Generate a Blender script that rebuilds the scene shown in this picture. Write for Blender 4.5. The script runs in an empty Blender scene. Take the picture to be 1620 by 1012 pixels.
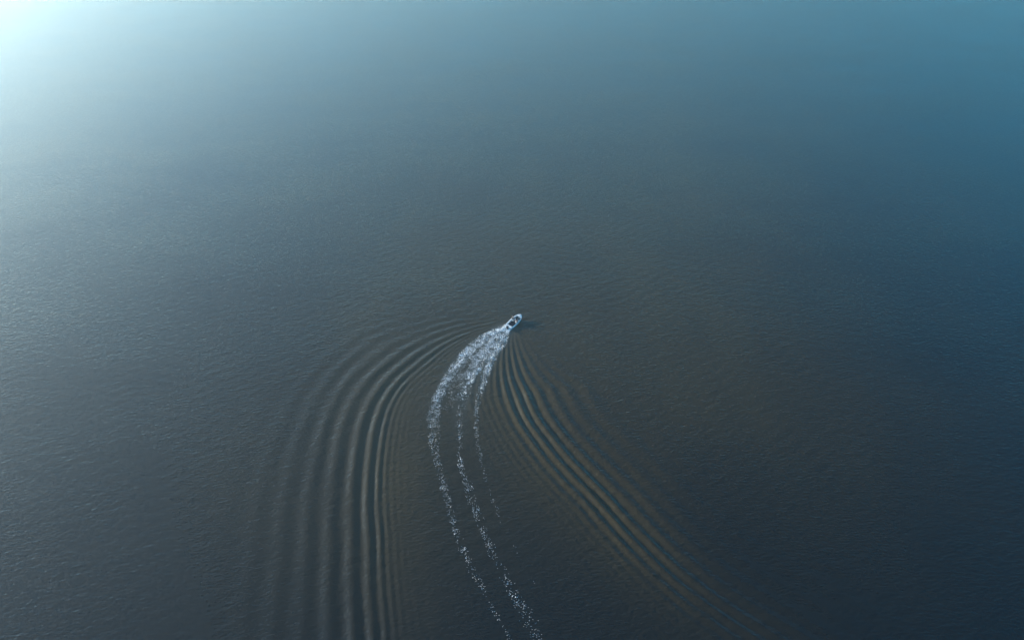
import bpy, bmesh, math, random
import numpy as np
from mathutils import Vector, Matrix

random.seed(7)
rng = np.random.default_rng(11)
R = math.radians
scene = bpy.context.scene
COL = scene.collection

# ------------------------------------------------------------------ camera
CAM_H, PITCH, FPX = 100.0, 35.0, 1080.0          # metres, degrees below horizon, focal length in photo pixels
cam_d = bpy.data.cameras.new("camera")
cam_d.sensor_width, cam_d.lens = 36.0, 24.0
cam_d.clip_start, cam_d.clip_end = 0.5, 30000.0
cam = bpy.data.objects.new("camera", cam_d)
cam.location = (0, 0, CAM_H)
cam.rotation_euler = (R(90 - PITCH), 0, 0)
COL.objects.link(cam)
scene.camera = cam

# ------------------------------------------------------------------ sky, sun, exposure
SUN_AZ, SUN_EL = -65.0, 12.0                     # azimuth from +Y (view direction), negative = left
world = bpy.data.worlds.new("World")
scene.world = world
world.use_nodes = True
wn = world.node_tree
sky = wn.nodes.new("ShaderNodeTexSky")
sky.sky_type = 'NISHITA'
sky.sun_disc = False
sky.sun_elevation = R(SUN_EL)
sky.sun_rotation = R(SUN_AZ)
sky.altitude = 100
sky.air_density, sky.dust_density, sky.ozone_density = 1.0, 0.05, 4.0
bg = wn.nodes["Background"]
tint = wn.nodes.new("ShaderNodeMix"); tint.data_type = 'RGBA'; tint.blend_type = 'MULTIPLY'
tint.inputs[0].default_value = 1.0
wn.links.new(sky.outputs[0], tint.inputs[6])
tint.inputs[7].default_value = (0.07, 0.87, 1.0, 1)      # the picture's cold, teal white balance, even over the whole sky
wn.links.new(tint.outputs[2], bg.inputs[0])
bg.inputs[1].default_value = 0.105

sun_d = bpy.data.lights.new("sun", 'SUN')
sun_d.energy, sun_d.angle, sun_d.color = 5.0, R(0.5), (1.0, 0.95, 0.86)
sun = bpy.data.objects.new("sun", sun_d)
S = Vector((math.sin(R(SUN_AZ)) * math.cos(R(SUN_EL)), math.cos(R(SUN_AZ)) * math.cos(R(SUN_EL)), math.sin(R(SUN_EL))))
sun.rotation_euler = S.to_track_quat('Z', 'Y').to_euler()
sun.location = S * 500
COL.objects.link(sun)

vs = scene.view_settings
vs.view_transform, vs.look, vs.gamma, vs.exposure = 'Standard', 'None', 1.0, 1.48
vs.use_curve_mapping = False
scene.cycles.use_denoising = True
scene.cycles.max_bounces = 6
scene.cycles.volume_bounces = 0
scene.cycles.sample_clamp_direct = 4.0
scene.cycles.sample_clamp_indirect = 3.0

# ------------------------------------------------------------------ helpers
def smooth1(a, w):
    k = np.exp(-0.5 * (np.arange(-3 * w, 3 * w + 1) / w) ** 2); k /= k.sum()
    return np.convolve(np.pad(a, 3 * w, mode='reflect', reflect_type='odd'), k, mode='valid')

def ground(px, py):
    """photo pixel -> point on the water plane"""
    c, s = math.cos(R(PITCH)), math.sin(R(PITCH))
    x = (np.asarray(px, float) - 810) / FPX
    u = (506 - np.asarray(py, float)) / FPX
    t = CAM_H / (s - u * c)
    return np.stack([x * t, (c + u * s) * t], -1)

def curve(pts, step=0.4, sm=6):
    """smooth polyline on the water, resampled by arc length"""
    p = ground([a for a, b in pts], [b for a, b in pts])
    d = np.r_[0, np.cumsum(np.hypot(*np.diff(p, axis=0).T))]
    t = np.arange(0, d[-1], step)
    q = np.stack([np.interp(t, d, p[:, 0]), np.interp(t, d, p[:, 1])], -1)
    q = np.stack([smooth1(q[:, 0], sm), smooth1(q[:, 1], sm)], -1)
    d = np.r_[0, np.cumsum(np.hypot(*np.diff(q, axis=0).T))]
    return q, d

def nearest(q, d, P):
    """arc length and signed distance (positive to the right of travel along q)"""
    T = np.gradient(q, axis=0); T /= np.linalg.norm(T, axis=1)[:, None]
    tt = np.empty(len(P)); nn = np.empty(len(P))
    for i in range(0, len(P), 20000):
        X = P[i:i + 20000]
        D = (X[:, None, 0] - q[None, :, 0]) ** 2 + (X[:, None, 1] - q[None, :, 1]) ** 2
        j = D.argmin(1)
        r = X - q[j]
        along = (r * T[j]).sum(1)
        tt[i:i + 20000] = d[j] + along
        nn[i:i + 20000] = r[:, 0] * T[j, 1] - r[:, 1] * T[j, 0]
    return tt, nn

def pnoise(x, y, seed=0):
    xi = np.floor(x).astype(np.int64); yi = np.floor(y).astype(np.int64)
    xf = x - xi; yf = y - yi
    def g(ix, iy, fx, fy):
        h = (ix * 374761393 + iy * 668265263 + seed * 974634777) & 0xffffffff
        h = ((h ^ (h >> 13)) * 1274126177) & 0xffffffff
        h = h ^ (h >> 16)
        a = (h & 0xffff) / 65536.0 * 2 * np.pi
        return np.cos(a) * fx + np.sin(a) * fy
    u = xf * xf * xf * (xf * (xf * 6 - 15) + 10); v = yf * yf * yf * (yf * (yf * 6 - 15) + 10)
    a = g(xi, yi, xf, yf); b = g(xi + 1, yi, xf - 1, yf)
    c = g(xi, yi + 1, xf, yf - 1); e = g(xi + 1, yi + 1, xf - 1, yf - 1)
    return ((a * (1 - u) + b * u) * (1 - v) + (c * (1 - u) + e * u) * v) * 1.4

def tag(o, label=None, cat=None, group=None, kind=None):
    if label: o["label"] = label
    if cat: o["category"] = cat
    if group: o["group"] = group
    if kind: o["kind"] = kind
    return o

def grid_mesh(name, X, Y, Z, keep=None):
    """mesh from a structured grid; keep = boolean per cell"""
    n, m = X.shape
    co = np.stack([X.ravel(), Y.ravel(), Z.ravel()], -1).astype(np.float32)
    idx = np.arange(n * m, dtype=np.int32).reshape(n, m)
    q = np.stack([idx[:-1, :-1], idx[:-1, 1:], idx[1:, 1:], idx[1:, :-1]], -1).reshape(-1, 4)
    if keep is not None:
        q = q[keep.ravel()]
        used, inv = np.unique(q, return_inverse=True)
        co = co[used]; q = inv.reshape(-1, 4).astype(np.int32)
    me = bpy.data.meshes.new(name)
    me.vertices.add(len(co)); me.vertices.foreach_set("co", co.ravel())
    me.loops.add(q.size); me.loops.foreach_set("vertex_index", q.ravel().astype(np.int32))
    me.polygons.add(len(q)); me.polygons.foreach_set("loop_start", np.arange(0, q.size, 4, dtype=np.int32))
    me.polygons.foreach_set("use_smooth", np.ones(len(q), dtype=bool))
    me.update(calc_edges=True)
    return me

def mat(name, color, rough=0.5, **kw):
    m = bpy.data.materials.new(name); m.use_nodes = True
    b = m.node_tree.nodes["Principled BSDF"]
    b.inputs["Base Color"].default_value = (*color, 1)
    b.inputs["Roughness"].default_value = rough
    for k, v in kw.items():
        b.inputs[k.replace("_", " ")].default_value = v
    return m

def node(nt, kind, **kw):
    n = nt.nodes.new(kind)
    for k, v in kw.items(): setattr(n, k, v)
    return n

# ------------------------------------------------------------------ materials
def water_material():
    m = bpy.data.materials.new("lake_water"); m.use_nodes = True
    nt = m.node_tree; L = nt.links.new
    b = nt.nodes["Principled BSDF"]
    b.inputs["Base Color"].default_value = (0.034, 0.025, 0.011, 1)
    b.inputs["Roughness"].default_value = 0.13
    b.inputs["IOR"].default_value = 1.333
    tc = node(nt, "ShaderNodeTexCoord")
    # silt: brown mud plume in clearer water, plus painted edge darkening and crest brightening
    at = node(nt, "ShaderNodeAttribute", attribute_name="silt_and_shade")
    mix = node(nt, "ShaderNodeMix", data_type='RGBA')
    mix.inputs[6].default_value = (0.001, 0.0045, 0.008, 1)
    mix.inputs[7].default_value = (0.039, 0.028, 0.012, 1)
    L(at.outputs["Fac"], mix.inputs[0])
    air = node(nt, "ShaderNodeAttribute", attribute_name="aerated")      # milky water full of fine bubbles in the wash
    mix2 = node(nt, "ShaderNodeMix", data_type='RGBA')
    mix2.inputs[7].default_value = (0.15, 0.17, 0.17, 1)
    L(air.outputs["Fac"], mix2.inputs[0]); L(mix.outputs[2], mix2.inputs[6])
    L(mix2.outputs[2], b.inputs["Base Color"])
    def ripple(rot, scale, stretch, detail, dist):
        mp = node(nt, "ShaderNodeMapping")
        mp.inputs["Rotation"].default_value = (0, 0, R(rot))
        mp.inputs["Scale"].default_value = (scale / stretch, scale, scale)
        L(tc.outputs["Object"], mp.inputs["Vector"])
        n = node(nt, "ShaderNodeTexNoise")
        n.inputs["Scale"].default_value = 1.0
        n.inputs["Detail"].default_value = detail
        n.inputs["Roughness"].default_value = 0.5
        n.inputs["Distortion"].default_value = 0
        L(mp.outputs[0], n.inputs["Vector"])
        return n.outputs["Fac"]
    def math_(op, a, v):
        n = node(nt, "ShaderNodeMath", operation=op)
        for i, s in enumerate((a, v)):
            if isinstance(s, (int, float)): n.inputs[i].default_value = s
            else: L(s, n.inputs[i])
        return n.outputs[0]
    r1 = ripple(-32, 2.35, 1.9, 1.5, 0.3)
    r2 = ripple(-10, 1.75, 2.2, 1.0, 0.2)
    r3 = ripple(-60, 3.0, 1.7, 1.0, 0.2)
    patch = ripple(-15, 0.035, 1.6, 2.0, 0.5)            # gusts: stronger and calmer patches
    h = math_('ADD', math_('MULTIPLY', r1, 0.13), math_('MULTIPLY', r2, 0.12))
    h = math_('ADD', h, math_('MULTIPLY', r3, 0.06))
    h = math_('MULTIPLY', h, math_('ADD', math_('MULTIPLY', patch, 1.2), 0.4))
    calm = node(nt, "ShaderNodeAttribute", attribute_name="ripple")   # boat waves iron out the small ripples
    h = math_('MULTIPLY', h, calm.outputs["Fac"])
    bp = node(nt, "ShaderNodeBump")
    bp.inputs["Strength"].default_value = 1.0
    bp.inputs["Distance"].default_value = RIPPLE
    L(h, bp.inputs["Height"])
    L(bp.outputs[0], b.inputs["Normal"])
    return m
RIPPLE = 0.78
M_WATER = water_material()
M_FOAM = mat("foam_white", (0.84, 0.84, 0.83), 0.7)

# ------------------------------------------------------------------ water: wake waves on one sheet
A_LEFT = [(812, 511), (797, 513), (775, 519), (745, 529), (714, 545), (685, 567), (653, 594), (630, 616), (614, 645), (603, 688),
          (597, 745), (597, 800), (601, 874), (603, 940), (608, 1012), (616, 1080), (626, 1150)]
A_RIGHT = [(808, 517), (803, 530), (800, 560), (803, 595), (809, 618), (818, 640), (835, 674), (865, 715), (900, 753), (945, 800),
           (990, 850), (1045, 905), (1105, 955), (1180, 1004), (1270, 1060), (1350, 1110)]
CL, DL = curve(A_LEFT)
CR, DR = curve(A_RIGHT)
N_D = np.arange(-14, 30, 0.02)
def table(crests, env):
    k = np.arange(len(crests)) - crests.index(0)
    ph = np.interp(N_D, crests, k.astype(float))
    ph = smooth1(ph, 45)
    lam = 1 / np.maximum(np.gradient(ph, 0.02), 0.05)
    e = smooth1(np.interp(N_D, [a for a, b in env], [b for a, b in env]), 40)
    return ph, lam, e
TL = table([-14, -6.2, -5.0, -3.8, -2.6, -1.3, 0, 2.4, 5.5, 9.4, 13.5, 18, 23, 30],
           [(-14, 0), (-6, 0.05), (-4, 0.22), (-2, 0.35), (-0.8, 0.8), (0, 1), (3, 1), (5.5, .75), (9.4, .48), (13.5, .34), (18, .22), (24, .08), (30, 0)])
TR = table([-14, -9.8, -8.4, -7.0, -5.6, -4.2, -2.1, 0, 2.2, 4.8, 7.8, 11, 15, 20, 30],
           [(-14, 0), (-10, 0.08), (-7, 0.22), (-4.4, 0.25), (-3, .45), (-1.8, .8), (0, 1), (2.4, .9), (5, .58), (8, .38), (12, .22), (17, .09), (23, 0.02), (30, 0)])
def wake_height(x, y):
    P = np.stack([x, y], -1)
    out = np.zeros(len(P))
    sel = (x > -75) & (x < 85) & (y > 25) & (y < 170)
    P = P[sel]; o = np.zeros(len(P))
    wob = 0.22 * pnoise(P[:, 0] / 11, P[:, 1] / 11, 3) + 0.04 * pnoise(P[:, 0] / 3, P[:, 1] / 3, 5)
    brk = 1 + 0.48 * pnoise(P[:, 0] / 4, P[:, 1] / 9, 4) + 0.08 * pnoise(P[:, 0] / 2, P[:, 1] / 2, 6)
    for (q, d), (ph, lam, e), side, fade, SLOPE in (((CL, DL), TL, 1, (70, 150, .9), 0.43), ((CR, DR), TR, -1, (62, 108, .4), 0.66)):
        t, n = nearest(q, d, P)
        n = n * side                                   # positive = outward from the wake
        s = np.clip(0.22 + 0.78 * t / 26, 0.22, 1.0)
        ne = n / s + wob
        amp = np.interp(t, [0, 4, 25, 55], [0, .35, .62, 1] if side > 0 else [0, .6, 1, 1]) * np.interp(t, [0, fade[0], fade[1], fade[1] + 40], [1, 1, fade[2], 0.05])
        ok = (t > 0)
        lm = np.interp(ne, N_D, lam); ev = np.interp(ne, N_D, e) * ((ne > -13.5) & (ne < 29))
        hgt = SLOPE * ev * np.minimum(lm, 6) * s / (2 * np.pi) * amp * brk * np.sin(2 * np.pi * np.interp(ne, N_D, ph))
        o += np.where(ok, -side * hgt, 0)
    out[sel] = o
    return out
# wind waves too long for the shader's ripples
LONG = []
for i in range(36):
    lam = rng.uniform(1.5, 3.6); a = R(112 + rng.normal(0, 22)); LONG.append((2 * math.pi / lam, a, rng.uniform(0, 6.28), 0.006 * lam / 2 / math.pi))
def wind_height(x, y):
    h = np.zeros_like(x)
    for k, a, p, am in LONG:
        h += am * np.cos(k * (x * math.cos(a) + y * math.sin(a)) + p)
    return h
def surface(x, y):
    sh = x.shape; x = x.ravel().astype(float); y = y.ravel().astype(float)
    far = np.clip(1.5 - np.hypot(x, y - 110) / 170, 0, 1)
    return (wake_height(x, y) + wind_height(x, y) * far).reshape(sh)

def axis(lo, hi, d, out, grow, end):
    """fine steps between lo and hi, coarser ones out to +-out, then growing to the horizon"""
    def tail(start, sgn):
        v, st, r = start, d, []
        while abs(v - start) < end:
            st = min(st * 1.03, 0.75) if abs(v - start) < out else st * grow
            v += sgn * st; r.append(v)
        return r
    return np.array(tail(lo, -1)[::-1] + list(np.arange(lo, hi, d)) + tail(hi, 1))
gx = axis(-58, 62, 0.27, 190, 1.12, 6000)
gy = axis(50, 156, 0.27, 230, 1.12, 6000)
GX, GY = np.meshgrid(gx, gy)
water = bpy.data.objects.new("water", grid_mesh("water", GX, GY, surface(GX, GY)))
def silt_and_shade(x, y):
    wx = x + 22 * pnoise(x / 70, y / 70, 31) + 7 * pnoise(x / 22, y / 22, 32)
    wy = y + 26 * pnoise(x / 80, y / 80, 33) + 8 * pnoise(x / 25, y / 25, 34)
    a = np.interp(wy, [30, 60, 110, 180, 260, 420, 700], [.05, .16, .72, 1.0, 1.0, .9, .7])  # besides the plume, paints vignette darkening into the near and right-hand water
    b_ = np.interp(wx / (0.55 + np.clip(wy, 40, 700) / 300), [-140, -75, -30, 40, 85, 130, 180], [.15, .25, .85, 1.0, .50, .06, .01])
    crest_light = np.zeros(len(x)); sel = (x > -75) & (x < 85) & (y > 25) & (y < 170)            # sunlit look of the wake crests, painted in as paler, browner water
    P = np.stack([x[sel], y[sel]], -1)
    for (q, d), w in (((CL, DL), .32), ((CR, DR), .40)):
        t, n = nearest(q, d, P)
        crest_light[sel] += w * np.exp(-(n / 8.0) ** 2) * np.interp(t, [0, 30, 75, 105], [0, 1, .9, .15])
    return np.clip((a * b_ + crest_light) * (1 + 0.18 * pnoise(x / 14, y / 40, 35) + 0.10 * pnoise(x / 5, y / 12, 36)), 0, 1)
def aerated(x, y):
    o = np.zeros(len(x)); sel = (x > -40) & (x < 30) & (y > 40) & (y < 165)
    P = np.stack([x[sel], y[sel]], -1); v = np.zeros(len(P))
    for pts, w, end in (([(804, 514), (782, 545), (757, 575), (742, 605), (731, 638), (727, 690), (728, 735)], 2.2, 45),
                        ([(802, 515), (768, 533), (735, 562), (709, 598), (688, 640), (686, 680), (697, 750)], 1.5, 45),
                        ([(806, 518), (794, 545), (775, 577), (761, 618), (754, 656)], 1.0, 30)):
        q, d = curve(pts); t, n = nearest(q, d, P)
        v = np.maximum(v, np.exp(-(n / w) ** 2) * np.interp(t, [-.5, .5, end * .4, end], [0, .55, .30, 0]))
    o[sel] = v * np.clip(0.75 + 0.6 * pnoise(P[:, 0] / 1.3, P[:, 1] / 1.3, 41) + 0.4 * pnoise(P[:, 0] / 0.6, P[:, 1] / 0.6, 42), 0, 1.2)
    return np.clip(o, 0, 0.9)
def ripple_strength(x, y):
    c = np.ones(len(x)); sel = (x > -75) & (x < 85) & (y > 25) & (y < 170)
    P = np.stack([x[sel], y[sel]], -1); v = np.ones(len(P))
    for (q, d), side in (((CL, DL), 1), ((CR, DR), -1)):
        t, n = nearest(q, d, P); n = n * side
        v = np.minimum(v, 1 - np.interp(n, [-9, -3, 0, 5, 14, 24], [0, .25, .38, .32, .15, 0]) * np.interp(t, [0, 8], [0, 1]))
    q, d = curve([(804, 514), (782, 545), (757, 575), (737, 612), (729, 645), (727, 690), (728, 735), (744, 782), (771, 852), (802, 915), (849, 1008), (880, 1070)])
    t, n = nearest(q, d, P)                                # the propeller's slick
    v = v * (1 - 0.45 * np.exp(-(n / 3.2) ** 2) * np.interp(t, [0, 5, 120], [0, 1, .6]))
    c[sel] = v
    return c
at3 = water.data.attributes.new("aerated", 'FLOAT', 'POINT')
at3.data.foreach_set("value", aerated(GX.ravel(), GY.ravel()).astype(np.float32))
at2 = water.data.attributes.new("ripple", 'FLOAT', 'POINT')
at2.data.foreach_set("value", ripple_strength(GX.ravel(), GY.ravel()).astype(np.float32))
at_ = water.data.attributes.new("silt_and_shade", 'FLOAT', 'POINT')
at_.data.foreach_set("value", silt_and_shade(GX.ravel(), GY.ravel()).astype(np.float32))
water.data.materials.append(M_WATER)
water["kind"] = "structure"
COL.objects.link(water)

# ------------------------------------------------------------------ haze
bm = bmesh.new(); bmesh.ops.create_cube(bm, size=1)
me = bpy.data.meshes.new("haze"); bm.to_mesh(me); bm.free()
haze = bpy.data.objects.new("haze", me)
haze.scale = (12800, 12800, 106); haze.location = (0, 80, 51)
haze["kind"] = "stuff"
COL.objects.link(haze)
m = bpy.data.materials.new("haze_air"); m.use_nodes = True
m.node_tree.nodes.clear()
out = m.node_tree.nodes.new("ShaderNodeOutputMaterial")
pv = m.node_tree.nodes.new("ShaderNodeVolumePrincipled")
pv.inputs["Color"].default_value = (0.87, 1.0, 1.0, 1)
pv.inputs["Density"].default_value = 0.00055
pv.inputs["Anisotropy"].default_value = 0.73
m.node_tree.links.new(pv.outputs[0], out.inputs["Volume"])
haze.data.materials.append(m)

# ------------------------------------------------------------------ foam trails
stern_g, bow_g = ground(804.0, 519.0), ground(823.0, 503.5)
ctr = (stern_g + bow_g) / 2
heading = math.atan2(bow_g[1] - stern_g[1], bow_g[0] - stern_g[0])
def foam_band(name, label, rows, seed, chevron=None, lift=0.0, step=0.06):
    """lacy foam on the water along a traced trail; rows = photo x, y, half width (px), density"""
    a = np.array(rows, float)
    p = ground(a[:, 0], a[:, 1])
    scale = np.hypot(np.hypot(p[:, 0], p[:, 1]), CAM_H) / FPX
    d = np.r_[0, np.cumsum(np.hypot(*np.diff(p, axis=0).T))]
    s_ = np.arange(0, d[-1], step)
    sm = 14
    cx = smooth1(np.interp(s_, d, p[:, 0]), sm); cy = smooth1(np.interp(s_, d, p[:, 1]), sm)
    hw = np.interp(s_, d, a[:, 2] * scale) * 1.15; de = np.interp(s_, d, a[:, 3]) * np.interp(s_, [0, 30, 55, 110], [1, .95, .78, .62])
    tx, ty = np.gradient(cx), np.gradient(cy); l = np.hypot(tx, ty); tx /= l; ty /= l
    W = hw.max() * 1.5
    n_ = np.arange(-W, W, step)
    Sg, Ng = np.meshgrid(s_, n_, indexing='ij')
    wander = 0.35 * pnoise(Sg / 3.0, np.zeros_like(Sg) + seed, seed) + 0.25 * pnoise(Sg / 1.1, np.zeros_like(Sg), seed + 7)
    X = cx[:, None] + ty[:, None] * (Ng + wander * hw[:, None] * 0.5)
    Y = cy[:, None] - tx[:, None] * (Ng + wander * hw[:, None] * 0.5)
    f1 = np.abs(pnoise(X / 0.46, Y / 0.46, seed + 1) + 0.3 * pnoise(X / 0.2, Y / 0.2, seed + 2))
    f2 = np.abs(pnoise(X / 0.27, Y / 0.27, seed + 3))
    v = np.minimum(f1, f2 * 1.2 + 0.03)
    if chevron:                                        # rolled-up ridges of the propeller wash
        u = Sg + 0.8 * np.abs(Ng) + 0.3 * pnoise(X, Y, seed + 5)
        c = np.abs(pnoise(u / 0.6, Ng / 1.3, seed + 4))
        k = np.interp(Sg, [chevron[0], chevron[0] + 6, chevron[1], chevron[1] + 8], [0, 1, 1, 0])
        v = v * (1 - 0.6 * k) + c * 0.6 * k
    edge = np.clip(1 - (np.abs(Ng) / hw[:, None]) ** 2, 0, 1) ** 0.5
    edge = np.maximum(edge, 0.10 * np.clip(1.5 - np.abs(Ng) / hw[:, None], 0, 1))
    clump = 1 + 0.9 * pnoise(X / 1.6, Y / 1.6, seed + 8) + 0.5 * pnoise(X / 4.5, Y / 4.5, seed + 9)
    cov = np.clip(np.interp(s_, [0, 22, 40], [.38, .33, .24])[:, None] * np.clip(de[:, None] * edge * clump, 0, 1.3) ** 1.7, 0, 0.55)
    srt = np.sort(v.ravel()[::7])
    thr = np.interp(cov, np.linspace(0, 1, len(srt)), srt)
    keep = (v < thr) & (cov > 0.004)
    bx = (X - ctr[0]) * math.cos(heading) + (Y - ctr[1]) * math.sin(heading)
    by = (Y - ctr[1]) * math.cos(heading) - (X - ctr[0]) * math.sin(heading)
    keep &= ~((bx > -2.88) & (np.abs(by) < 1.22))                # no foam inside the hull
    keep = keep[:-1, :-1]
    Z = surface(X, Y) + 0.025 + 0.13 * np.clip(pnoise(X / 0.33, Y / 0.33, seed + 6) + 0.45, 0, 1.2) * (0.35 + de[:, None])
    Z += lift * np.exp(-Sg / 5.0) * (0.6 + 0.6 * pnoise(X / 0.6, Y / 0.6, seed + 10))
    o = bpy.data.objects.new(name, grid_mesh(name, X, Y, Z, keep))
    o.data.materials.append(M_FOAM)
    COL.objects.link(o)
    tag(o, label, "foam", kind="stuff")
    return o

foam_band("foam_trail", "broad outer foam trail curving down on the left of the wake",
          [(802, 515, 3, .9), (785, 524, 6, .95), (768, 533, 8, .95), (750, 547, 9, .9), (735, 562, 9, .85), (722, 578, 9, .8), (709, 598, 8, .75),
           (697, 620, 8, .7), (688, 640, 9, .6), (686, 658, 10, .55), (686, 680, 9, .5), (688, 705, 8, .5), (691, 725, 6, .55), (697, 750, 6, .5),
           (702, 768, 6, .5), (709, 790, 5, .5), (717, 826, 5, .45), (729, 860, 6, .45), (742, 890, 6, .38), (754, 913, 6, .36), (765, 932, 4, .32),
           (778, 964, 5, .36), (794, 983, 4, .32), (803, 1002, 4, .28), (818, 1040, 4, .2)], 21, lift=0.15)
foam_band("foam_trail", "bright rolled-up propeller wash running down the middle of the wake",
          [(804, 514, 4, 1), (795, 527, 9, .95), (782, 545, 12, .8), (770, 560, 12, .7), (757, 575, 11, .65), (745, 592, 10, .8), (737, 612, 9, .85),
           (733, 630, 9, .8), (729, 645, 7, .8), (727, 665, 6, .7), (727, 690, 5, .78), (727, 712, 5, .75), (728, 735, 4.5, .70), (737, 752, 6, .46),
           (744, 782, 7, .42), (753, 808, 7, .42), (760, 828, 8, .40), (771, 852, 7, .42), (779, 870, 7, .40), (790, 896, 7, .4), (802, 915, 9, .36),
           (810, 934, 7, .32), (824, 955, 9, .3), (838, 982, 14, .26), (849, 1008, 9, .3), (865, 1040, 9, .2)], 51, chevron=(22, 40), lift=0.25)
foam_band("foam_trail", "thin fading foam trail on the right edge of the wake",
          [(806, 518, 3, 1), (800, 533, 5, .95), (794, 545, 6, .9), (784, 558, 6, .85), (775, 577, 6, .8), (767, 597, 6, .7), (761, 618, 5, .6),
           (756, 636, 4.5, .46), (754, 656, 4, .38), (753, 675, 4, .38), (755, 696, 3.5, .34), (760, 721, 3.5, .3), (765, 745, 3, .26), (775, 779, 3, .22),
           (786, 805, 3, .18), (796, 835, 3, .14), (815, 866, 4, .12), (841, 913, 4, .1), (860, 950, 4, .08)], 81, lift=0.15)
foam_band("foam_streaks", "thin foam streaks spread between the left trail and the propeller wash",
          [(792, 522, 4, .6), (775, 538, 9, .55), (757, 556, 11, .5), (740, 578, 11, .42), (726, 600, 10, .36), (716, 620, 9, .28), (710, 645, 8, .16), (708, 670, 8, .08)], 111)

# ------------------------------------------------------------------ boat
def box(bm, x0, x1, y0, y1, z0, z1):
    v = [bm.verts.new(c) for c in ((x0, y0, z0), (x1, y0, z0), (x1, y1, z0), (x0, y1, z0), (x0, y0, z1), (x1, y0, z1), (x1, y1, z1), (x0, y1, z1))]
    for f in ((3, 2, 1, 0), (4, 5, 6, 7), (0, 1, 5, 4), (1, 2, 6, 5), (2, 3, 7, 6), (3, 0, 4, 7)):
        bm.faces.new([v[i] for i in f])
    return v

def finish(bm, name, m, parent=None, bevel=0.0, smooth=True):
    if bevel:
        bmesh.ops.bevel(bm, geom=bm.edges[:], offset=bevel, segments=2, affect='EDGES')
    bmesh.ops.recalc_face_normals(bm, faces=bm.faces)
    me = bpy.data.meshes.new(name); bm.to_mesh(me); bm.free()
    if smooth:
        me.polygons.foreach_set("use_smooth", [True] * len(me.polygons))
        me.set_sharp_from_angle(angle=R(40))
    me.materials.append(m)
    o = bpy.data.objects.new(name, me); COL.objects.link(o)
    if parent: o.parent = parent
    return o

def part_box(name, m, parent, *dims, bevel=0.03):
    bm = bmesh.new(); box(bm, *dims)
    return finish(bm, name, m, parent, bevel)

def tube(bm, pts, r, seg=8):
    rings = []
    P = [Vector(p) for p in pts]
    for i, p in enumerate(P):
        d = (P[min(i + 1, len(P) - 1)] - P[max(i - 1, 0)]).normalized()
        a = d.orthogonal().normalized(); b = d.cross(a)
        rr = r[i] if isinstance(r, (list, tuple)) else r
        rings.append([bm.verts.new(p + (a * math.cos(t) + b * math.sin(t)) * rr) for t in (2 * math.pi * k / seg for k in range(seg))])
    for A, B in zip(rings, rings[1:]):
        for k in range(seg):
            bm.faces.new((A[k], A[(k + 1) % seg], B[(k + 1) % seg], B[k]))
    bm.faces.new(rings[0][::-1]); bm.faces.new(rings[-1])

M_HULL = mat("gelcoat_white", (0.86, 0.86, 0.85), 0.25)
M_DECKW = mat("deck_white", (0.84, 0.84, 0.83), 0.5)
M_FLOOR = mat("cockpit_carpet_navy", (0.015, 0.03, 0.055), 0.8)
M_CUSH = mat("cushion_white", (0.70, 0.70, 0.68), 0.6)
M_DARK = mat("black_plastic", (0.015, 0.015, 0.018), 0.4)
M_GREY = mat("cushion_dark_grey", (0.05, 0.055, 0.06), 0.6)
M_STEEL = mat("stainless", (0.6, 0.6, 0.6), 0.25, Metallic=1.0)
M_GLASS = mat("tinted_acrylic", (0.10, 0.14, 0.16), 0.08)
M_SKIN = mat("skin", (0.52, 0.30, 0.21), 0.55)
M_SHIRT = mat("shirt_pale_pink", (0.72, 0.46, 0.38), 0.8)
M_SHIRT2 = mat("shirt_faded_rose", (0.55, 0.36, 0.34), 0.8)
M_SHORT = mat("shorts_dark", (0.03, 0.035, 0.05), 0.8)
M_HAIR = mat("hair_dark", (0.02, 0.014, 0.01), 0.6)
for m_, k in ((M_HULL, .04), (M_DECKW, .06), (M_FLOOR, .3), (M_CUSH, .08), (M_SHIRT, .15), (M_SHIRT2, .15)):   # slight wear
    nt = m_.node_tree; b = nt.nodes["Principled BSDF"]; base = b.inputs["Base Color"].default_value[:]
    n = nt.nodes.new("ShaderNodeTexNoise"); n.inputs["Scale"].default_value = 5
    r_ = nt.nodes.new("ShaderNodeValToRGB")
    r_.color_ramp.elements[0].color = tuple(c * (1 - 2 * k) for c in base[:3]) + (1,)
    r_.color_ramp.elements[1].color = base
    nt.links.new(n.outputs["Fac"], r_.inputs[0]); nt.links.new(r_.outputs[0], b.inputs["Base Color"])

boat = bpy.data.objects.new("motorboat", None)
boat.empty_display_size = 0.5
boat.location = (ctr[0], ctr[1], 0.05)
boat.rotation_euler = (R(5), R(-4), heading)
tag(boat, "small white open motorboat with dark cockpit at the head of the wake", "boat")
COL.objects.link(boat)

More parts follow.
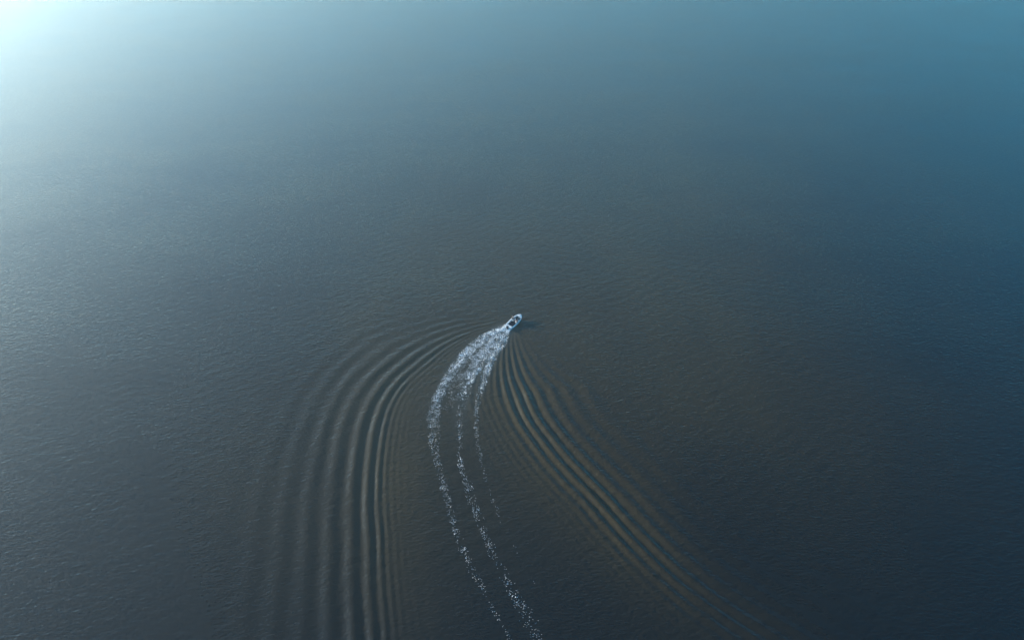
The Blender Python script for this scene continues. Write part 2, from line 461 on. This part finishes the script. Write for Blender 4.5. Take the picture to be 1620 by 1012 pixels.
L2 = 2.85
def half_beam(x):
    s = (x + L2) / (2 * L2)
    return (1.02 + 0.14 * math.sin(min(s, .5) * math.pi)) * (1 - max(0.0, (s - .48) / .52) ** 2.7) ** 0.62 if s < 0.999 else 0.05
def sheer(x): return 0.62 + 0.26 * ((x + L2) / (2 * L2)) ** 1.8
def keel(x): s = (x + L2) / (2 * L2); return -0.30 + 0.85 * max(0, (s - .62) / .38) ** 2.2
def chine(x): s = (x + L2) / (2 * L2); return 0.0 + 0.62 * max(0, (s - .5) / .5) ** 2
XS = [-L2 + 2 * L2 * (1 - (1 - i / 26) ** 1.5) for i in range(27)]
XS[-1] = L2 - 0.004
def gun_in(x): return max(half_beam(x) - 0.20, 0.0)
bm = bmesh.new(); rings = []
for x in XS:
    hb, z, c, k = half_beam(x), sheer(x), chine(x), keel(x)
    rings.append([bm.verts.new(p) for p in ((x, hb, z), (x, hb * .99, (z * .6 + c * .4)), (x, hb * .86, c), (x, hb * .4, (k + c) / 2 - .02), (x, 0, k),
                                            (x, -hb * .4, (k + c) / 2 - .02), (x, -hb * .86, c), (x, -hb * .99, (z * .6 + c * .4)), (x, -hb, z))])
for A, B in zip(rings, rings[1:]):
    for i in range(8): bm.faces.new((A[i], A[i + 1], B[i + 1], B[i]))
bm.faces.new(rings[0]); bm.faces.new(rings[-1][::-1])
hull = finish(bm, "hull", M_HULL, boat)
# gunwale deck ring + coaming down to the sole
XC = [x for x in XS if -L2 + 0.55 <= x <= L2 - 0.75]
for name, m_, za, zb in (("gunwale", M_DECKW, 0.02, 0.02),):
    bm = bmesh.new()
    for sgn in (1, -1):
        o_, i_, d_ = [], [], []
        for x in XC:
            o_.append(bm.verts.new((x, sgn * (half_beam(x) + .015), sheer(x) + .012)))
            i_.append(bm.verts.new((x, sgn * gun_in(x), sheer(x) + .035)))
            d_.append(bm.verts.new((x, sgn * gun_in(x) * .97, 0.10 + max(0, x) * .04)))
        for k in range(len(XC) - 1):
            bm.faces.new((o_[k], o_[k + 1], i_[k + 1], i_[k])); bm.faces.new((i_[k], i_[k + 1], d_[k + 1], d_[k]))
    finish(bm, name, m_, boat)
bm = bmesh.new()                                            # cockpit sole
sd = [[bm.verts.new((x, s * gun_in(x) * .975, 0.102 + max(0, x) * .04)) for s in (1, -1)] for x in XC]
for a_, b_ in zip(sd, sd[1:]): bm.faces.new((a_[0], a_[1], b_[1], b_[0]))
finish(bm, "cockpit_floor", M_FLOOR, boat)
bm = bmesh.new()                                            # foredeck, closed down to the sole at its after edge
XF = [x for x in XS if x >= XC[-1] - 1e-6]
fr = []
for x in XF:
    hb = half_beam(x) + .012
    fr.append([bm.verts.new((x, hb * t, sheer(x) + .03 + .05 * (1 - t * t))) for t in (1, .5, 0, -.5, -1)])
for A, B in zip(fr, fr[1:]):
    for i in range(4): bm.faces.new((A[i], A[i + 1], B[i + 1], B[i]))
lo = [bm.verts.new((XF[0], v.co.y * .85, 0.12)) for v in fr[0]]
for i in range(4): bm.faces.new((fr[0][i], lo[i], lo[i + 1], fr[0][i + 1]))
foredeck = finish(bm, "foredeck", M_DECKW, boat)
part_box("hatch", M_CUSH, foredeck, XF[0] + .08, XF[0] + .40, -.22, .22, sheer(XF[0]) + .085, sheer(XF[0]) + .115, bevel=.012)
bm = bmesh.new()                                            # stern deck with motor well
box(bm, -L2 + .01, -L2 + .56, .34, 1.0, .12, .655); box(bm, -L2 + .01, -L2 + .56, -1.0, -.34, .12, .655); box(bm, -L2 + .3, -L2 + .555, -.335, .335, .12, .60)
finish(bm, "stern_deck", M_DECKW, boat, .03)
for sgn in (1, -1):
    part_box("swim_platform", M_DECKW, boat, -L2 - .52, -L2 + .02, *sorted((sgn * .36, sgn * .98)), .22, .29, bevel=.03)
part_box("stern_bench", M_CUSH, boat, -L2 + .58, -L2 + 1.08, -.80, .80, .12, .50, bevel=.06)
part_box("bench_backrest", M_CUSH, boat, -L2 + .50, -L2 + .66, -.78, .78, .51, .86, bevel=.05)
for sgn in (1, -1):                                         # bow seats
    bm = bmesh.new(); a_, b_ = [], []
    xs = [x for x in XC if x > 1.15]
    for x in xs:
        yo, yi = sgn * gun_in(x) * .95, sgn * max(gun_in(x) - .42, .06)
        a_.append([bm.verts.new((x, yo, .52)), bm.verts.new((x, yi, .52)), bm.verts.new((x, yi, .15)), bm.verts.new((x, yo, .15))])
    for A, B in zip(a_, a_[1:]):
        for i in range(4): bm.faces.new((A[i], A[(i + 1) % 4], B[(i + 1) % 4], B[i]))
    bm.faces.new(a_[0]); bm.faces.new(a_[-1][::-1])
    finish(bm, "bow_seat", M_GREY, boat, .03)
# helm console (starboard), passenger console (port), windscreen, wheel
con = part_box("helm_console", M_DECKW, boat, .62, 1.08, -.84, -.22, .11, .82, bevel=.06)
bm = bmesh.new()
for k in range(20):
    a0, a1 = 2 * math.pi * k / 20, 2 * math.pi * (k + 1) / 20
    tube(bm, [(.52, -.53 + .18 * math.cos(a0), .80 + .18 * math.sin(a0)), (.52, -.53 + .18 * math.cos(a1), .80 + .18 * math.sin(a1))], .016, 6)
tube(bm, [(.52, -.71, .8), (.52, -.35, .8)], .012, 6); tube(bm, [(.52, -.53, .8), (.64, -.53, .74)], .02, 6)
finish(bm, "steering_wheel", M_DARK, con)
part_box("dashboard", M_DARK, con, .60, .80, -.78, -.28, .825, .85, bevel=.01)
part_box("passenger_console", M_DECKW, boat, .62, 1.08, .22, .84, .11, .80, bevel=.06)
bm = bmesh.new()
prev = None
for k in range(13):
    y = -.88 + 1.76 * k / 12; x = 1.08 - .28 * (y / .88) ** 2
    row = [bm.verts.new((x, y, .80)), bm.verts.new((x - .20, y * .94, 1.16)), bm.verts.new((x - .185, y * .94, 1.16)), bm.verts.new((x + .015, y, .80))]
    if prev:
        for i in range(4): bm.faces.new((prev[i], prev[(i + 1) % 4], row[(i + 1) % 4], row[i]))
    else: bm.faces.new(row)
    prev = row
bm.faces.new(prev[::-1])
finish(bm, "windscreen", M_GLASS, boat)
hs = part_box("helm_seat", M_CUSH, boat, -.12, .30, -.76, -.30, .38, .52, bevel=.05)
part_box("seat_backrest", M_CUSH, hs, -.20, -.08, -.76, -.30, .50, .95, bevel=.05)
part_box("seat_base", M_DARK, hs, -.02, .20, -.64, -.42, .10, .38, bevel=.02)
ps = part_box("passenger_seat", M_CUSH, boat, -.12, .30, .30, .76, .38, .52, bevel=.05)
part_box("seat_backrest", M_CUSH, ps, -.20, -.08, .30, .76, .50, .92, bevel=.05)
part_box("seat_base", M_DARK, ps, -.02, .20, .42, .64, .10, .38, bevel=.02)
bm = bmesh.new()                                            # rub rail
for sgn in (1, -1): tube(bm, [(x, sgn * (half_beam(x) + .02), sheer(x) - .03) for x in XS], .03, 6)
finish(bm, "rub_rail", M_GREY, boat)
bm = bmesh.new()                                            # bow rail
rail = [(x, half_beam(x) - .10, sheer(x) + .28) for x in XS if x > 1.5 and half_beam(x) > .25]
rail = rail + [(L2 - .1, 0, sheer(L2) + .28)] + [(x, -y, z) for x, y, z in rail[::-1]]
tube(bm, rail, .016, 6)
for q in rail[::3]: tube(bm, [(q[0], q[1], q[2] - .26), q], .013, 6)
finish(bm, "bow_rail", M_STEEL, boat)
for x_, sgn in ((2.0, 1), (2.0, -1), (-2.3, 1), (-2.3, -1)):
    bm = bmesh.new(); y_ = sgn * (half_beam(x_) - .1)
    tube(bm, [(x_ - .1, y_, sheer(x_) + .08), (x_ + .1, y_, sheer(x_) + .08)], .015, 6); tube(bm, [(x_, y_, sheer(x_) + .01), (x_, y_, sheer(x_) + .08)], .02, 6)
    finish(bm, "cleat", M_STEEL, boat)
# outboard motor
bm = bmesh.new()
prev = None
for z, rx, ry, ox in ((.62, .17, .12, 0), (.70, .25, .18, -.02), (.86, .30, .21, -.04), (1.02, .29, .20, -.05), (1.14, .22, .16, -.05), (1.19, .08, .06, -.04)):
    ring = [bm.verts.new((-L2 - .28 + ox + rx * math.copysign(abs(math.cos(t)) ** .7, math.cos(t)), ry * math.copysign(abs(math.sin(t)) ** .7, math.sin(t)), z)) for t in (2 * math.pi * k / 20 for k in range(20))]
    if prev:
        for i in range(20): bm.faces.new((prev[i], prev[(i + 1) % 20], ring[(i + 1) % 20], ring[i]))
    else: bm.faces.new(ring[::-1])
    prev = ring
bm.faces.new(prev)
motor = finish(bm, "outboard_motor", M_DARK, boat)
part_box("motor_leg", M_GREY, motor, -L2 - .40, -L2 - .20, -.07, .07, -.50, .63, bevel=.03)
part_box("motor_bracket", M_GREY, motor, -L2 - .22, -L2 + .02, -.16, .16, .25, .66, bevel=.02)
bm = bmesh.new(); tube(bm, [(-L2 - .55, 0, -.42), (-L2 - .45, 0, -.42), (-L2 - .2, 0, -.42), (-L2 - .08, 0, -.42)], [.03, .06, .07, .02], 10)
for k in range(3):
    a_ = 2 * math.pi * k / 3
    c_ = Vector((-L2 - .50, .12 * math.cos(a_), -.42 + .12 * math.sin(a_)))
    t_ = Vector((0, -math.sin(a_), math.cos(a_)))
    r_ = Vector((0, math.cos(a_), math.sin(a_)))
    vs_ = [bm.verts.new(c_ + r_ * u + t_ * w + Vector((w * .5, 0, 0))) for u, w in ((-.08, -.03), (.06, -.07), (.08, 0), (.06, .07), (-.08, .03))]
    bm.faces.new(vs_)
finish(bm, "propeller", M_STEEL, motor)

# ------------------------------------------------------------------ people on board
def skinned(name, verts, edges, root, m_, parent=None):
    """tapered body grown over a skeleton: verts = (x, y, z, radius)"""
    me = bpy.data.meshes.new(name)
    me.from_pydata([v[:3] for v in verts], edges, [])
    o = bpy.data.objects.new(name + "_skeleton", me); COL.objects.link(o)
    md = o.modifiers.new("skin", 'SKIN'); md.use_smooth_shade = True
    for i, v in enumerate(verts):
        me.skin_vertices[0].data[i].radius = (v[3], v[3])
        me.skin_vertices[0].data[i].use_root = (i == root)
    sb = o.modifiers.new("subsurf", 'SUBSURF'); sb.levels = sb.render_levels = 1
    dg = bpy.context.evaluated_depsgraph_get()
    out_me = bpy.data.meshes.new_from_object(o.evaluated_get(dg))
    bpy.data.objects.remove(o)
    out_me.name = name; out_me.materials.clear(); out_me.materials.append(m_)
    ob = bpy.data.objects.new(name, out_me); COL.objects.link(ob)
    if parent: ob.parent = parent
    return ob

def seated_person(label, loc, rotz, shirt, lean=(0, 0), arms="wheel"):
    p = bpy.data.objects.new("person", None); p.empty_display_size = .3
    COL.objects.link(p); tag(p, label, "person", "people on the boat")
    lx, ly = lean
    V, E = [], []
    def add(x, y, z, r, to=None):
        V.append((x + lx * max(z, 0), y + ly * max(z, 0), z, r))
        if to is not None: E.append((to, len(V) - 1))
        return len(V) - 1
    pel = add(0, 0, .10, .135); sp = add(0, 0, .28, .12, pel); ch = add(.02, 0, .47, .135, sp); nk = add(.035, 0, .60, .055, ch)
    jaw = add(.06, 0, .67, .07, nk); hd = add(.06, 0, .77, .095, jaw); tp = add(.05, 0, .86, .07, hd); nose = add(.165, 0, .755, .014, hd)
    for s in (1, -1):
        add(.045, s * .098, .765, .014, hd)                                   # ear
        hip = add(.04, s * .10, .08, .095, pel); kn = add(.44, s * .15, .09, .06, hip); ca = add(.47, s * .15, -.12, .052, kn)
        an = add(.46, s * .15, -.33, .036, ca); add(.60, s * .16, -.37, .032, an)
        sh = add(.02, s * .185, .54, .062, ch)
        if arms == "wheel": el, wr = (.16, s * .25, .34), (.38, s * .15, .34)
        else: el, wr = ((-.10, .30, .33), (-.12, .38, .10)) if s > 0 else ((.16, -.24, .32), (.34, -.15, .14))
        e = add(*el, .045, sh); w = add(*wr, .030, e)
        dx, dy, dz = (wr[i] - el[i] for i in range(3)); l_ = math.sqrt(dx * dx + dy * dy + dz * dz); dx, dy, dz = dx / l_, dy / l_, dz / l_
        pm = add(wr[0] + dx * .07, wr[1] + dy * .07, wr[2] + dz * .07, .032, w)
        for k, ln in enumerate((.075, .09, .085, .065)):
            off = (k - 1.5) * .02
            f = add(wr[0] + dx * .12, wr[1] + dy * .12 + off, wr[2] + dz * .12, .010, pm)
            add(wr[0] + dx * (.09 + ln), wr[1] + dy * (.09 + ln) + off, wr[2] + dz * (.09 + ln) - .03, .008, f)
        add(wr[0] + dx * .09, wr[1] + dy * .09 - s * .05, wr[2] + dz * .09, .010, pm)
    body = skinned("body", V, E, pel, M_SKIN, p)
    V, E = [], []
    pel = add(0, 0, .12, .150); sp = add(0, 0, .28, .137, pel); ch = add(.02, 0, .47, .150, sp); add(.03, 0, .56, .085, ch)
    for s in (1, -1):
        sh = add(.02, s * .185, .54, .076, ch)
        el = (.12, s * .235, .40) if arms == "wheel" or s < 0 else (-.06, .27, .40)
        add(*el, .060, sh)
    skinned("shirt", V, E, pel, shirt, p)
    V, E = [], []
    pel = add(0, 0, .08, .150)
    for s in (1, -1):
        hip = add(.05, s * .10, .08, .110, pel); add(.34, s * .14, .09, .082, hip)
    skinned("shorts", V, E, pel, M_SHORT, p)
    V, E = [], []
    a_ = add(.03, 0, .79, .098); b_ = add(.035, 0, .86, .085, a_); add(-.005, 0, .72, .075, a_)
    skinned("hair", V, E, a_, M_HAIR, p)
    M_ = Matrix.LocRotScale(boat.location, boat.rotation_euler, None)
    p.location = M_ @ Vector(loc)
    p.rotation_euler = (M_.to_3x3() @ Matrix.Rotation(rotz, 3, 'Z')).to_euler()
    return p
bpy.context.view_layer.update()
seated_person("person in a rose top sitting at the wheel of the boat", (.06, -.53, .50), 0, M_SHIRT2)
seated_person("person in a pale pink top sitting up on the boat's left side", (.55, .98, .76), R(-70), M_SHIRT, lean=(-.12, 0), arms="rest")
